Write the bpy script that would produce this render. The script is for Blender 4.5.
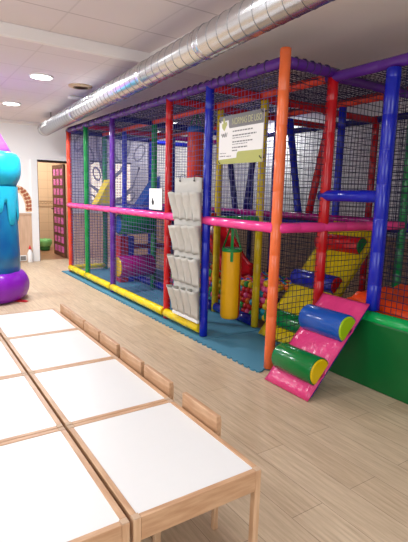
import bpy, bmesh, math, random
from mathutils import Vector, Matrix, Euler
random.seed(7)
PI = math.pi
for o in list(bpy.data.objects):
    bpy.data.objects.remove(o)
SC = bpy.context.scene
COL = SC.collection

# ------------------------------------------------------------------ camera, world, light, exposure
def make_camera():
    f, yaw, pitch, roll, h = 457.06, 0.5888, 0.1663, 0.0281, 1.373
    cy, sy, cp, sp = math.cos(yaw), math.sin(yaw), math.cos(pitch), math.sin(pitch)
    F = Vector((sy * cp, cy * cp, -sp)); R = Vector((cy, -sy, 0)); U = R.cross(F)
    c, s = math.cos(roll), math.sin(roll)
    R2 = c * R + s * U; U2 = -s * R + c * U
    cam = bpy.data.cameras.new('camera'); ob = bpy.data.objects.new('camera', cam); COL.objects.link(ob)
    m = Matrix((R2, U2, -F)).transposed().to_4x4(); m.translation = Vector((0, 0, h))
    ob.matrix_world = m
    cam.sensor_fit = 'HORIZONTAL'; cam.sensor_width = 36.0; cam.lens = f * 36.0 / 408.0
    cam.clip_start = 0.05
    SC.camera = ob
make_camera()
W = bpy.data.worlds.new('world'); SC.world = W; W.use_nodes = True
W.node_tree.nodes['Background'].inputs[0].default_value = (0.75, 0.85, 1.0, 1)
W.node_tree.nodes['Background'].inputs[1].default_value = 1.0
SC.view_settings.view_transform = 'Standard'
SC.view_settings.look = 'None'
SC.view_settings.exposure = 0.04
SC.view_settings.gamma = 1.0
LAMP_FAR, LAMP_NEAR, LAMP_BACK = 44.0, 12.0, 8.0     # ceiling lights: far half, over the tables (added, unseen), behind the play frame
WINDOW_FILL_W = 36.0         # added fill light at each of the two made-up windows out of view
def area(name, loc, direction, sx, sy, watts, color):
    l = bpy.data.lights.new(name, 'AREA'); l.shape = 'RECTANGLE'; l.size = sx; l.size_y = sy
    l.energy = watts; l.color = color
    o = bpy.data.objects.new(name, l); COL.objects.link(o); o.location = loc
    o.rotation_euler = Vector(direction).to_track_quat('-Z', 'Y').to_euler()
    return o
area('added_window_fill', (-2.72, 1.6, 1.55), (1, 0.1, -0.12), 2.3, 1.5, WINDOW_FILL_W, (0.93, 0.97, 1.0))  # added fill lamp out of view at left, brightens the room
area('added_window_fill', (0.2, -2.22, 1.55), (0.1, 1, -0.12), 2.3, 1.5, WINDOW_FILL_W, (0.93, 0.97, 1.0))  # added fill lamp behind the camera, brightens the room

# ------------------------------------------------------------------ materials
def srgb(r, g, b):
    def c(v):
        v /= 255.0
        return v / 12.92 if v <= 0.04045 else ((v + 0.055) / 1.055) ** 2.4
    return (c(r), c(g), c(b), 1)
class NT:
    def __init__(s, name):
        s.m = bpy.data.materials.new(name); s.m.use_nodes = True
        s.t = s.m.node_tree; s.b = s.t.nodes['Principled BSDF']
    def n(s, typ, **kw):
        nd = s.t.nodes.new(typ)
        for k, v in kw.items():
            if k.startswith('i_'):
                key = k[2:]; nd.inputs[int(key) if key.isdigit() else key].default_value = v
            else: setattr(nd, k, v)
        return nd
    def l(s, a, ao, b, bi): s.t.links.new(a.outputs[ao], b.inputs[bi])
def plain(name, col, rough=0.5, metal=0.0, spec=0.5, bump=0.0, bscale=20.0, var=0.0, coat=0.0):
    t = NT(name); b = t.b
    b.inputs['Base Color'].default_value = col; b.inputs['Roughness'].default_value = rough
    b.inputs['Metallic'].default_value = metal; b.inputs['Specular IOR Level'].default_value = spec
    if coat: b.inputs['Coat Weight'].default_value = coat; b.inputs['Coat Roughness'].default_value = 0.08
    tc = t.n('ShaderNodeTexCoord')
    nz = t.n('ShaderNodeTexNoise'); nz.inputs['Scale'].default_value = bscale; nz.inputs['Detail'].default_value = 3
    t.l(tc, 'Object', nz, 'Vector')
    if bump:
        bp = t.n('ShaderNodeBump'); bp.inputs['Strength'].default_value = bump; bp.inputs['Distance'].default_value = 0.01
        t.l(nz, 'Fac', bp, 'Height'); t.l(bp, 'Normal', b, 'Normal')
    if var:
        mx = t.n('ShaderNodeMix', data_type='RGBA'); mx.inputs[6].default_value = tuple(c * (1 - var) for c in col[:3]) + (1,)
        mx.inputs[7].default_value = tuple(min(1, c * (1 + var)) for c in col[:3]) + (1,)
        t.l(nz, 'Fac', mx, 0); t.l(mx, 2, b, 'Base Color')
    return t.m
def vinyl(name, r, g, b, rough=0.2, bump=0.09):
    return plain(name, srgb(r, g, b), rough, 0, 0.5, bump, 14.0, 0.06)
M = {}
M['wall'] = plain('painted_wall', srgb(243, 242, 242), 0.8, bump=0.05, bscale=90)
M['ceil'] = None
M['red'] = vinyl('red_vinyl', 196, 14, 26)
M['blue'] = vinyl('blue_vinyl', 16, 34, 178)
M['navy'] = vinyl('navy_vinyl', 22, 22, 105)
M['orange'] = vinyl('orange_vinyl', 244, 116, 62)
M['redorange'] = vinyl('red_orange_vinyl', 226, 66, 40)
M['green'] = vinyl('green_vinyl', 10, 138, 66)
M['purple'] = vinyl('purple_vinyl', 88, 36, 140)
M['yellow'] = vinyl('yellow_vinyl', 242, 212, 12)
M['oliveyellow'] = vinyl('mustard_vinyl', 208, 182, 16)
M['pink'] = vinyl('pink_vinyl', 248, 66, 152)
M['magenta'] = vinyl('magenta_vinyl', 150, 8, 110)
M['bagyellow'] = vinyl('bag_yellow_vinyl', 240, 178, 10, 0.35, 0.5)
M['bagred'] = vinyl('bag_red_vinyl', 200, 40, 20)
M['padpink'] = vinyl('pink_pad_vinyl', 226, 62, 128, 0.25, 0.9)
M['padgreen'] = vinyl('roll_green_vinyl', 0, 116, 52, 0.18)
M['padblue'] = vinyl('roll_blue_vinyl', 22, 84, 176, 0.18)
M['padyellow'] = vinyl('roll_yellow_vinyl', 234, 196, 8)
M['lime'] = vinyl('roll_lime_vinyl', 168, 204, 22)
M['pitgreen'] = vinyl('pit_green_vinyl', 0, 100, 44, 0.35)
M['rimgreen'] = vinyl('rim_green_vinyl', 16, 168, 84)
M['matorange'] = vinyl('orange_mat_vinyl', 236, 70, 18, 0.25, 1.0)
M['royal'] = vinyl('deep_blue_vinyl', 16, 30, 150)
M['teal'] = plain('teal_eva_foam', srgb(74, 138, 166), 0.75, bump=0.15, bscale=160, var=0.06)
M['net'] = plain('navy_net_cord', srgb(24, 24, 58), 0.8, bscale=60)
M['netblue'] = plain('blue_net_cord', srgb(86, 90, 146), 0.8, bscale=60)
M['lace'] = plain('dark_purple_lacing', srgb(50, 24, 84), 0.8)
M['birch'] = None
M['laminate'] = plain('white_laminate', srgb(232, 232, 231), 0.35, bump=0.0, var=0.01)
M['duct'] = plain('galvanised_steel', srgb(206, 208, 212), 0.27, 1.0, bump=0.12, bscale=9, var=0.08)
M['ductedge'] = plain('steel_seam', srgb(150, 152, 156), 0.35, 1.0)
M['darksteel'] = plain('dark_steel', srgb(60, 60, 64), 0.4, 0.8)
M['white'] = plain('white_plastic', srgb(240, 240, 240), 0.4)
M['paper'] = plain('white_card', srgb(246, 246, 246), 0.6)
M['black'] = plain('black_ink', srgb(30, 30, 34), 0.6)
M['fabric'] = plain('off_white_canvas', srgb(196, 193, 186), 0.9, bump=0.5, bscale=25, var=0.05)
M['signgrey'] = plain('sign_grey', srgb(112, 110, 112), 0.5)
M['signolive'] = plain('sign_olive', srgb(176, 178, 92), 0.5)
M['signhead'] = plain('sign_heading', srgb(184, 182, 140), 0.5)
M['signwhite'] = plain('sign_white', srgb(238, 236, 234), 0.45)
M['signtext'] = plain('sign_text', srgb(120, 118, 120), 0.6)
M['infpurple'] = vinyl('inflatable_purple', 138, 30, 190, 0.3, 0.5)
M['infcone'] = vinyl('inflatable_violet', 182, 92, 222, 0.35, 0.3)
M['infcyan'] = vinyl('inflatable_cyan', 36, 196, 232, 0.35, 0.3)
M['infdark'] = None
M['brown'] = plain('dark_brown_wood', srgb(92, 56, 40), 0.5, bump=0.1, bscale=30, var=0.15)
M['pane'] = plain('pink_glazing', srgb(214, 104, 190), 0.25, var=0.05)
M['tile'] = None
M['bin'] = plain('green_plastic', srgb(40, 130, 70), 0.4)
M['binbag'] = plain('pale_green_bag', srgb(130, 210, 130), 0.35, bump=0.8, bscale=30)
M['redcap'] = plain('red_cap', srgb(214, 30, 40), 0.4)
M['grille'] = plain('grey_grille', srgb(120, 118, 116), 0.5)
M['giraffe'] = plain('giraffe_patch', srgb(170, 92, 62), 0.7)
M['giraffebody'] = plain('giraffe_body', srgb(226, 196, 160), 0.7)
M['mural'] = plain('mural_grey', srgb(150, 148, 164), 0.8)
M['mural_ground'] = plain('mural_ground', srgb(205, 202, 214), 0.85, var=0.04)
M['brass'] = plain('vent_beige', srgb(196, 170, 138), 0.45)
M['ventslot'] = plain('vent_slot', srgb(120, 92, 70), 0.6)
M['dado_rail'] = plain('dado_rail', srgb(200, 170, 145), 0.5)
def emit(name, col, s):
    t = NT(name); t.b.inputs['Base Color'].default_value = col
    t.b.inputs['Emission Color'].default_value = col; t.b.inputs['Emission Strength'].default_value = s
    return t.m
M['lamp'] = emit('lamp_diffuser', (1.0, 0.98, 0.95, 1), 9.0)
M['litwin'] = emit('lit_window', srgb(255, 240, 222), 0.75)

def wood(name, base, dark, scale=(1, 14, 14), rough=0.45):
    t = NT(name); tc = t.n('ShaderNodeTexCoord'); mp = t.n('ShaderNodeMapping'); mp.inputs['Scale'].default_value = scale
    t.l(tc, 'Object', mp, 'Vector')
    nz = t.n('ShaderNodeTexNoise'); nz.inputs['Scale'].default_value = 4; nz.inputs['Detail'].default_value = 6
    t.l(mp, 'Vector', nz, 'Vector')
    cr = t.n('ShaderNodeValToRGB'); cr.color_ramp.elements[0].position = .35; cr.color_ramp.elements[0].color = dark
    cr.color_ramp.elements[1].position = .65; cr.color_ramp.elements[1].color = base
    t.l(nz, 'Fac', cr, 'Fac'); t.l(cr, 'Color', t.b, 'Base Color'); t.b.inputs['Roughness'].default_value = rough
    return t.m
M['birch'] = wood('birch_wood', srgb(208, 168, 132), srgb(186, 142, 106), (14, 2, 14))
M['birch_x'] = wood('birch_wood_cross', srgb(208, 168, 132), srgb(186, 142, 106), (2, 14, 14))
M['birch_v'] = wood('birch_wood_upright', srgb(222, 186, 150), srgb(202, 160, 124), (14, 14, 2))
M['endgrain'] = plain('birch_end_grain', srgb(196, 166, 138), 0.6, var=0.06)
M['dado'] = wood('dado_panel_wood', srgb(212, 178, 150), srgb(198, 162, 134), (6, 6, 1), 0.55)

def floor_mat():
    t = NT('oak_plank_floor'); tc = t.n('ShaderNodeTexCoord')
    mp = t.n('ShaderNodeMapping'); mp.inputs['Rotation'].default_value = (0, 0, PI / 2)
    t.l(tc, 'Object', mp, 'Vector')
    br = t.n('ShaderNodeTexBrick'); br.offset = 0.37; br.inputs['Scale'].default_value = 1
    br.inputs['Brick Width'].default_value = 1.25; br.inputs['Row Height'].default_value = 0.19
    br.inputs['Mortar Size'].default_value = 0.0016; br.inputs['Bias'].default_value = 0
    br.inputs['Color1'].default_value = srgb(221, 200, 172); br.inputs['Color2'].default_value = srgb(210, 187, 158)
    br.inputs['Mortar'].default_value = srgb(168, 144, 122)
    t.l(mp, 'Vector', br, 'Vector')
    m2 = t.n('ShaderNodeMapping'); m2.inputs['Scale'].default_value = (17, 1.1, 1); t.l(tc, 'Object', m2, 'Vector')
    nz = t.n('ShaderNodeTexNoise'); nz.inputs['Scale'].default_value = 3.2; nz.inputs['Detail'].default_value = 8; nz.inputs['Roughness'].default_value = .65
    t.l(m2, 'Vector', nz, 'Vector')
    cr = t.n('ShaderNodeValToRGB'); cr.color_ramp.elements[0].position = .3; cr.color_ramp.elements[0].color = (.70, .66, .62, 1)
    cr.color_ramp.elements[1].position = .7; cr.color_ramp.elements[1].color = (1.05, 1.05, 1.05, 1)
    t.l(nz, 'Fac', cr, 'Fac')
    mx = t.n('ShaderNodeMix', data_type='RGBA', blend_type='MULTIPLY'); mx.inputs[0].default_value = 1
    t.l(br, 'Color', mx, 6); t.l(cr, 'Color', mx, 7); t.l(mx, 2, t.b, 'Base Color')
    t.b.inputs['Roughness'].default_value = 0.42; t.b.inputs['Specular IOR Level'].default_value = 0.4
    return t.m
M['floor'] = floor_mat()
def grid_mat(name, base, line, w, h, mortar, rough=0.7, off=(0, 0, 0), axes='XY'):
    t = NT(name); tc = t.n('ShaderNodeTexCoord')
    sp = t.n('ShaderNodeSeparateXYZ'); cb = t.n('ShaderNodeCombineXYZ'); t.l(tc, 'Object', sp, 0)
    t.l(sp, axes[0], cb, 'X'); t.l(sp, axes[1], cb, 'Y')
    mp = t.n('ShaderNodeMapping'); mp.inputs['Location'].default_value = off; t.l(cb, 0, mp, 'Vector')
    br = t.n('ShaderNodeTexBrick'); br.offset = 0.0; br.inputs['Scale'].default_value = 1
    br.inputs['Brick Width'].default_value = w; br.inputs['Row Height'].default_value = h
    br.inputs['Mortar Size'].default_value = mortar; br.inputs['Mortar Smooth'].default_value = 0.2
    br.inputs['Color1'].default_value = base; br.inputs['Color2'].default_value = tuple(c * .98 for c in base[:3]) + (1,)
    br.inputs['Mortar'].default_value = line
    t.l(mp, 'Vector', br, 'Vector'); t.l(br, 'Color', t.b, 'Base Color'); t.b.inputs['Roughness'].default_value = rough
    return t.m
def ceil_mat(name, x0, y0, pitch=.62, wx=.25, wy=.6):
    t = NT(name); tc = t.n('ShaderNodeTexCoord'); sp = t.n('ShaderNodeSeparateXYZ'); t.l(tc, 'Object', sp, 0)
    def line(ax, o, w):
        a = t.n('ShaderNodeMath', operation='SUBTRACT'); a.inputs[1].default_value = o; t.l(sp, ax, a, 0)
        p = t.n('ShaderNodeMath', operation='PINGPONG'); p.inputs[1].default_value = pitch / 2; t.l(a, 0, p, 0)
        c = t.n('ShaderNodeMapRange'); c.inputs['From Min'].default_value = .004; c.inputs['From Max'].default_value = .011
        c.inputs['To Min'].default_value = w; c.inputs['To Max'].default_value = 0; t.l(p, 0, c, 0); return c
    mx = t.n('ShaderNodeMath', operation='MAXIMUM'); t.l(line('X', x0, wx), 0, mx, 0); t.l(line('Y', y0, wy), 0, mx, 1)
    m = t.n('ShaderNodeMix', data_type='RGBA'); m.inputs[6].default_value = srgb(226, 217, 219); m.inputs[7].default_value = srgb(178, 168, 170)
    t.l(mx, 0, m, 0); t.l(m, 2, t.b, 'Base Color'); t.b.inputs['Roughness'].default_value = .85
    return t.m
M['ceil'] = ceil_mat('ceiling_tiles', 1.13, 5.13, .62, .25, .4)
M['ceilhigh'] = ceil_mat('ceiling_tiles_high', 1.17, 3.70, .65, .3, .75)
M['ceilplain'] = plain('ceiling_paint', srgb(240, 236, 234), 0.85)
M['tile'] = grid_mat('beige_wall_tiles', srgb(222, 196, 164), srgb(196, 170, 140), 0.3, 0.2, 0.004, 0.3, (0, 0, 0), 'XZ')
M['tilefloor'] = grid_mat('brown_floor_tiles', srgb(168, 126, 96), srgb(120, 90, 70), 0.33, 0.33, 0.005, 0.35)
def inf_mat():
    t = NT('inflatable_blue'); tc = t.n('ShaderNodeTexCoord'); nz = t.n('ShaderNodeTexNoise'); nz.inputs['Scale'].default_value = 2.5
    t.l(tc, 'Object', nz, 'Vector'); cr = t.n('ShaderNodeValToRGB')
    cr.color_ramp.elements[0].position = .35; cr.color_ramp.elements[0].color = srgb(14, 98, 172)
    cr.color_ramp.elements[1].position = .65; cr.color_ramp.elements[1].color = srgb(28, 148, 198)
    t.l(nz, 'Fac', cr, 'Fac'); t.l(cr, 'Color', t.b, 'Base Color'); t.b.inputs['Roughness'].default_value = .32
    return t.m
M['infdark'] = inf_mat()

# ------------------------------------------------------------------ mesh helpers
class MB:
    def __init__(s): s.v = []; s.f = []; s.sm = []
    def add(s, vs, fs, smooth=False):
        k = len(s.v); s.v += [tuple(v) for v in vs]
        for f in fs: s.f.append(tuple(i + k for i in f)); s.sm.append(smooth)
        return s
    def box(s, a, b, mat=None):
        x0, y0, z0 = a; x1, y1, z1 = b
        vs = [(x, y, z) for z in (z0, z1) for y in (y0, y1) for x in (x0, x1)]
        if mat is not None: vs = [mat @ Vector(v) for v in vs]
        return s.add(vs, [(0, 2, 3, 1), (4, 5, 7, 6), (0, 1, 5, 4), (2, 6, 7, 3), (0, 4, 6, 2), (1, 3, 7, 5)])
    def rbox(s, a, b, r=0.003, seg=2, mat=None, smooth=False):
        bm = bmesh.new(); bmesh.ops.create_cube(bm, size=1)
        for v in bm.verts:
            v.co = Vector([a[i] + (v.co[i] + .5) * (b[i] - a[i]) for i in range(3)])
        r = min(r, .49 * min(abs(b[i] - a[i]) for i in range(3)))
        bmesh.ops.bevel(bm, geom=list(bm.edges), offset=r, segments=seg, profile=.5, affect='EDGES')
        if mat is not None: bm.transform(mat)
        bm.verts.index_update()
        s.add([v.co for v in bm.verts], [[v.index for v in f.verts] for f in bm.faces], smooth); bm.free(); return s
    def rings(s, rings, closed=True, caps=True, smooth=True):
        n = len(rings[0]); k = len(s.v)
        for r in rings: s.v += [tuple(v) for v in r]
        for i in range(len(rings) - 1):
            for j in range(n if closed else n - 1):
                j2 = (j + 1) % n
                s.f.append((k + i * n + j, k + i * n + j2, k + (i + 1) * n + j2, k + (i + 1) * n + j)); s.sm.append(smooth)
        if caps and closed:
            s.f.append(tuple(k + j for j in range(n))[::-1]); s.sm.append(False)
            e = k + (len(rings) - 1) * n
            s.f.append(tuple(e + j for j in range(n))); s.sm.append(False)
        return s
    def lathe_axis(s, p0, axis, prof, seg=20, smooth=True, caps=True, ref=None):
        p0 = Vector(p0); ax = Vector(axis).normalized()
        rf = Vector(ref) if ref else (Vector((0, 0, 1)) if abs(ax.z) < .9 else Vector((1, 0, 0)))
        u = (rf - ax * rf.dot(ax)).normalized(); w = ax.cross(u)
        rs = []
        for (t, r) in prof:
            rs.append([p0 + ax * t + (u * math.cos(2 * PI * j / seg) + w * math.sin(2 * PI * j / seg)) * r for j in range(seg)])
        return s.rings(rs, True, caps, smooth)
    def tube(s, p0, p1, r, seg=14, caps=True, smooth=True):
        d = Vector(p1) - Vector(p0)
        return s.lathe_axis(p0, d, [(0, r), (d.length, r)], seg, smooth, caps)
    def path(s, pts, r, seg=8):
        pts = [Vector(p) for p in pts]; rs = []
        for i, p in enumerate(pts):
            d = (pts[min(i + 1, len(pts) - 1)] - pts[max(i - 1, 0)]).normalized()
            rf = Vector((0, 0, 1)) if abs(d.z) < .9 else Vector((1, 0, 0))
            u = (rf - d * rf.dot(d)).normalized(); w = d.cross(u)
            rr = r[i] if isinstance(r, (list, tuple)) else r
            rs.append([p + (u * math.cos(2 * PI * j / seg) + w * math.sin(2 * PI * j / seg)) * rr for j in range(seg)])
        return s.rings(rs)
    def prism(s, poly, origin, ax, ay, an, t):
        o = Vector(origin); ax = Vector(ax); ay = Vector(ay); an = Vector(an); n = len(poly)
        vs = [o + ax * p[0] + ay * p[1] for p in poly] + [o + ax * p[0] + ay * p[1] + an * t for p in poly]
        return s.add(vs, [tuple(range(n))[::-1], tuple(range(n, 2 * n))] + [(i, (i + 1) % n, n + (i + 1) % n, n + i) for i in range(n)])
    def sphere(s, c, r, seg=12, ring=8, sc=(1, 1, 1)):
        rs = []
        for i in range(1, ring):
            a = PI * i / ring
            rs.append([(c[0] + r * sc[0] * math.sin(a) * math.cos(2 * PI * j / seg), c[1] + r * sc[1] * math.sin(a) * math.sin(2 * PI * j / seg), c[2] - r * sc[2] * math.cos(a)) for j in range(seg)])
        k = len(s.v); s.rings(rs, True, False, True)
        s.v.append((c[0], c[1], c[2] - r * sc[2])); s.v.append((c[0], c[1], c[2] + r * sc[2])); e = k + (ring - 2) * seg; b = len(s.v) - 2
        for j in range(seg):
            s.f.append((b, k + (j + 1) % seg, k + j)); s.sm.append(True)
            s.f.append((b + 1, e + j, e + (j + 1) % seg)); s.sm.append(True)
        return s
    def build(s, name, mat, parent=None, org=None, label=None):
        if org is None:
            org = Vector(parent['_o']) if parent is not None and '_o' in parent else Vector((0, 0, 0))
        org = Vector(org)
        me = bpy.data.meshes.new(name)
        me.from_pydata([tuple(Vector(v) - org) for v in s.v], [], s.f)
        me.polygons.foreach_set('use_smooth', s.sm); me.update()
        bm = bmesh.new(); bm.from_mesh(me); bmesh.ops.recalc_face_normals(bm, faces=bm.faces); bm.to_mesh(me); bm.free()
        me.materials.append(mat if not isinstance(mat, str) else M[mat])
        o = bpy.data.objects.new(name, me); COL.objects.link(o)
        if parent is not None:
            o.parent = parent; o['_o'] = tuple(org)
        else: o.location = org
        if label: o['label'] = label
        return o
def thing(name, label, cat, loc, group=None, local=False, rz=0):
    o = bpy.data.objects.new(name, None); COL.objects.link(o); o.location = loc; o.empty_display_size = .05
    o.rotation_euler = (0, 0, rz)
    o['label'] = label; o['category'] = cat; o['_o'] = (0, 0, 0) if local else tuple(loc)
    if group: o['group'] = group
    return o
def tag(o, label, cat, group=None, kind=None):
    o['label'] = label; o['category'] = cat
    if group: o['group'] = group
    if kind: o['kind'] = kind
    return o
def struct(name, mb, mat, label=None, parent=None):
    o = mb.build(name, mat, parent)
    if parent is None: o['kind'] = 'structure'
    if label: o['label'] = label
    return o
def dup(root, loc, label, rz=None):
    r = root.copy(); COL.objects.link(r); r.location = loc; r['label'] = label
    if rz is not None: r.rotation_euler = (0, 0, rz)
    for ch in list(root.children):
        c = ch.copy(); COL.objects.link(c); c.parent = r
        for g in list(ch.children):
            d = g.copy(); COL.objects.link(d); d.parent = c
    return r
def text(name, body, size, mat, parent, origin, ax, ay, an, org, ext=.0015, align='LEFT', bold=1.0, w=None):
    c = bpy.data.curves.new(name, 'FONT'); c.body = body; c.size = size; c.extrude = ext; c.align_x = align; c.offset = 0.0
    c.materials.append(M[mat])
    o = bpy.data.objects.new(name, c); COL.objects.link(o); o.parent = parent
    m = Matrix((Vector(ax), Vector(ay), Vector(an))).transposed().to_4x4(); m.translation = Vector(origin) - Vector(org)
    if w: m = m @ Matrix.Diagonal((w, 1, 1, 1))
    bpy.context.view_layer.update()
    me = bpy.data.meshes.new_from_object(o.evaluated_get(bpy.context.evaluated_depsgraph_get()))
    me.transform(m); bpy.data.objects.remove(o)
    me.materials.clear(); me.materials.append(M[mat])
    o = bpy.data.objects.new(name, me); COL.objects.link(o); o.parent = parent
    return o

# ------------------------------------------------------------------ room shell
ZC, ZH, YW, YS = 2.6, 2.70, 9.12, 4.25
XL, XR, YF = -2.8, 5.15, -2.3
struct('floor', MB().box((XL - .1, YF - .1, -.06), (XR + .1, YW + .1, 0)), 'floor', 'light oak plank floor')
struct('ceiling', MB().box((XL - .1, YS, ZC), (XR + .1, YW + .1, ZC + .1)), 'ceil', 'lower tiled ceiling beyond the step')
XS = 2.12
struct('ceiling', MB().box((XL - .1, YF - .1, ZH), (XS + .02, YS + .02, ZH + .08)), 'ceilhigh', 'higher tiled ceiling over the tables')
struct('ceiling', MB().box((XS, YF - .1, ZC), (XR + .1, YS, ZC + .18)), 'ceilplain', 'plain ceiling over the play frame')
b = MB().rbox((XL, YS - .03, ZC - .002), (XS, YS + .02, ZH), .004)
struct('trim_1', b, 'ceilplain', 'white vertical face of the ceiling step')
# back wall with door opening
DX0, DX1, DZ = 2.23, 2.83, 1.905
b = MB()
b.box((XL, YW, 0), (DX0, YW + .12, ZC)); b.box((DX1, YW, 0), (XR, YW + .12, ZC)); b.box((DX0, YW, DZ), (DX1, YW + .12, ZC))
wall_back = struct('wall_back', b, 'wall', 'white end wall with a doorway')
struct('trim_2', MB().rbox((XL, YW - .05, ZC - .055), (XR, YW, ZC), .004), 'ceilplain', 'white cornice along the end wall')
b = MB().box((XL, YW - .012, 0), (2.10, YW, .90)); b.box((2.9, YW - .012, 0), (XR, YW, .90))
struct('trim_3', b, 'dado', 'pale wood dado panel along the end wall')
b = MB().rbox((XL, YW - .03, .895), (2.10, YW, .93), .004); b.rbox((2.9, YW - .03, .895), (XR, YW, .93), .004)
struct('trim_4', b, 'dado_rail', 'wooden dado rail along the end wall')
b = MB().box((XR, YF, 0), (XR + .1, YW + .1, ZC + .15)); struct('wall_right', b, 'wall', 'white side wall behind the play frame')
struct('trim_5', MB().box((XR - .012, YF, 0), (XR, YW, .90)), 'dado', 'pale wood dado panel behind the play frame')
b = MB(); wy0, wy1, wz0, wz1 = .4, 2.8, .78, 2.32
b.box((XL - .1, YF, 0), (XL, wy0, ZH)); b.box((XL - .1, wy1, 0), (XL, YW, ZH)); b.box((XL - .1, wy0, 0), (XL, wy1, wz0)); b.box((XL - .1, wy0, wz1), (XL, wy1, ZH))
struct('wall_left', b, 'wall')
b = MB(); wx0, wx1 = -1.0, 1.4
b.box((XL, YF - .1, 0), (wx0, YF, ZH)); b.box((wx1, YF - .1, 0), (XR, YF, ZH)); b.box((wx0, YF - .1, 0), (wx1, YF, wz0)); b.box((wx0, YF - .1, wz1), (wx1, YF, ZH))
struct('wall_front', b, 'wall')
b = MB()
for y in (wy0, (wy0 + wy1) / 2 - .03, wy1 - .06): b.box((XL - .08, y, wz0), (XL - .03, y + .06, wz1))
for z in (wz0, wz1 - .06): b.box((XL - .08, wy0, z), (XL - .03, wy1, z + .06))
struct('added_window_1', b, 'white')  # made-up window out of view, goes with the left fill lamp
b = MB()
for x in (wx0, (wx0 + wx1) / 2 - .03, wx1 - .06): b.box((x, YF - .08, wz0), (x + .06, YF - .03, wz1))
for z in (wz0, wz1 - .06): b.box((wx0, YF - .08, z), (wx1, YF - .03, z + .06))
struct('added_window_2', b, 'white')  # made-up window behind the camera, goes with the other fill lamp
# room behind the door
b = MB(); b.box((1.6, 11.3, 0), (3.6, 11.4, ZC)); 
struct('wall_washroom_back', b, 'tile', 'beige tiled wall of the back room')
b = MB(); b.box((1.9, YW + .12, 0), (2.0, 11.3, ZC)); struct('wall_washroom_left', b, 'tile')
b = MB(); b.box((3.3, YW + .12, 0), (3.4, 11.3, ZC)); struct('wall_washroom_right', b, 'tile')
b = MB().box((1.9, YW + .1, -.06), (3.4, 11.4, -.001)); struct('floor', b, 'tilefloor', 'brown tiled floor of the back room')
b = MB().box((1.9, YW + .1, ZC), (3.4, 11.4, ZC + .1)); struct('ceiling', b, 'ceilplain')
b = MB()
b.box((2.0, 11.285, .98), (3.3, 11.3, 1.0)); b.box((2.0, 11.285, 1.1), (3.3, 11.3, 1.12))
n = 18
for i in range(n):
    x = 2.0 + 1.3 * i / n; d = 1.3 / n
    b.prism([(0, .01), (d / 2, .045), (d, .01), (d, .03), (d / 2, .065), (0, .03)], (x, 11.3, 1.02), (1, 0, 0), (0, 0, 1), (0, -1, 0), .012)
struct('trim_6', b, 'brass', 'patterned border tiles of the back room')
area('washroom_unseen_lamp', (2.55, 10.3, ZC - .02), (0, .1, -1), .8, .8, 45, (1.0, .98, .95))  # unseen lamp under the ceiling to brighten the back room
# door frame and door leaf
b = MB(); b.rbox((DX0 - .12, YW - .03, 0), (DX0, YW + .13, DZ + .02), .004); b.rbox((DX1, YW - .03, 0), (DX1 + .07, YW + .13, DZ + .02), .004)
df = struct('door_1', b, 'white', 'doorway with a dark brown door opened into the back room')
b = MB(); b.rbox((DX0, YW + .0, DZ - .012), (DX1, YW + .13, DZ + .03), .003); b.rbox((DX0 - .004, YW - .012, 0), (DX0 + .012, YW + .13, DZ), .002)
struct('door_lining', b, 'brown', 'dark thin door lining', df)
LX = DX1 - .02
b = MB(); b.rbox((LX - .04, YW + .14, .01), (LX, YW + .95, DZ - .02), .003)
leaf = struct('door_leaf', b, 'brown', 'dark brown leaf with pink panes', df)
for r in range(9):
    for c in range(3):
        y0 = YW + .22 + c * .235; z0 = .1 + r * .196
        MB().rbox((LX - .046, y0, z0), (LX + .004, y0 + .15, z0 + .13), .002).build('pane', 'pane', leaf)
b = MB().tube((LX - .04, YW + .88, .98), (LX - .09, YW + .88, .98), .009, 8); b.tube((LX - .09, YW + .88, .98), (LX - .09, YW + .78, .98), .009, 8)
struct('door_handle', b, 'darksteel', 'dark door handle', leaf)

# mural and lit windows on the end wall behind the play frame
mur = thing('tree_mural', 'grey painted tree mural on the end wall seen through the nets', 'mural', (3.6, YW - .004, 1.4))
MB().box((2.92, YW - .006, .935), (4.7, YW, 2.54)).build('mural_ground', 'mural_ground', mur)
b = MB()
def branch(pts, r0, r1):
    n = len(pts); b.path([(x, YW - .012, z) for x, z in pts], [r0 + (r1 - r0) * i / (n - 1) for i in range(n)], 8)
def loop(cx, cz, rx, rz, ang, r):
    pts = []
    for i in range(17):
        a = 2 * PI * i / 16; x = rx * math.cos(a); z = rz * math.sin(a)
        pts.append((cx + x * math.cos(ang) - z * math.sin(ang), cz + x * math.sin(ang) + z * math.cos(ang)))
    branch(pts, r, r)
branch([(3.62, .95), (3.62, 1.3), (3.58, 1.6), (3.5, 1.9), (3.42, 2.2), (3.4, 2.5)], .05, .03)
branch([(3.6, 1.45), (3.75, 1.65), (3.92, 1.8), (4.1, 2.2), (4.15, 2.5)], .045, .025)
branch([(3.6, 1.2), (3.4, 1.4), (3.25, 1.5), (3.1, 1.75)], .04, .02)
branch([(3.7, 1.15), (3.95, 1.25), (4.2, 1.5), (4.35, 1.9)], .04, .02)
for a in [(3.22, 2.1, .1, .2, .4), (3.62, 2.25, .1, .18, -.3), (3.88, 2.2, .1, .2, .2), (3.3, 1.18, .1, .17, .9), (4.35, 2.2, .1, .18, -.5), (4.1, 1.25, .08, .17, -.9), (3.05, 2.3, .08, .16, -.4), (3.4, 1.72, .07, .13, .3)]:
    loop(*a, .018)
for v in range(len(b.v)):
    x, y, z = b.v[v]; b.v[v] = (x, YW - .012 + (y - YW + .012) * .15, z)
b.build('mural_tree', 'mural', mur)
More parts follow.
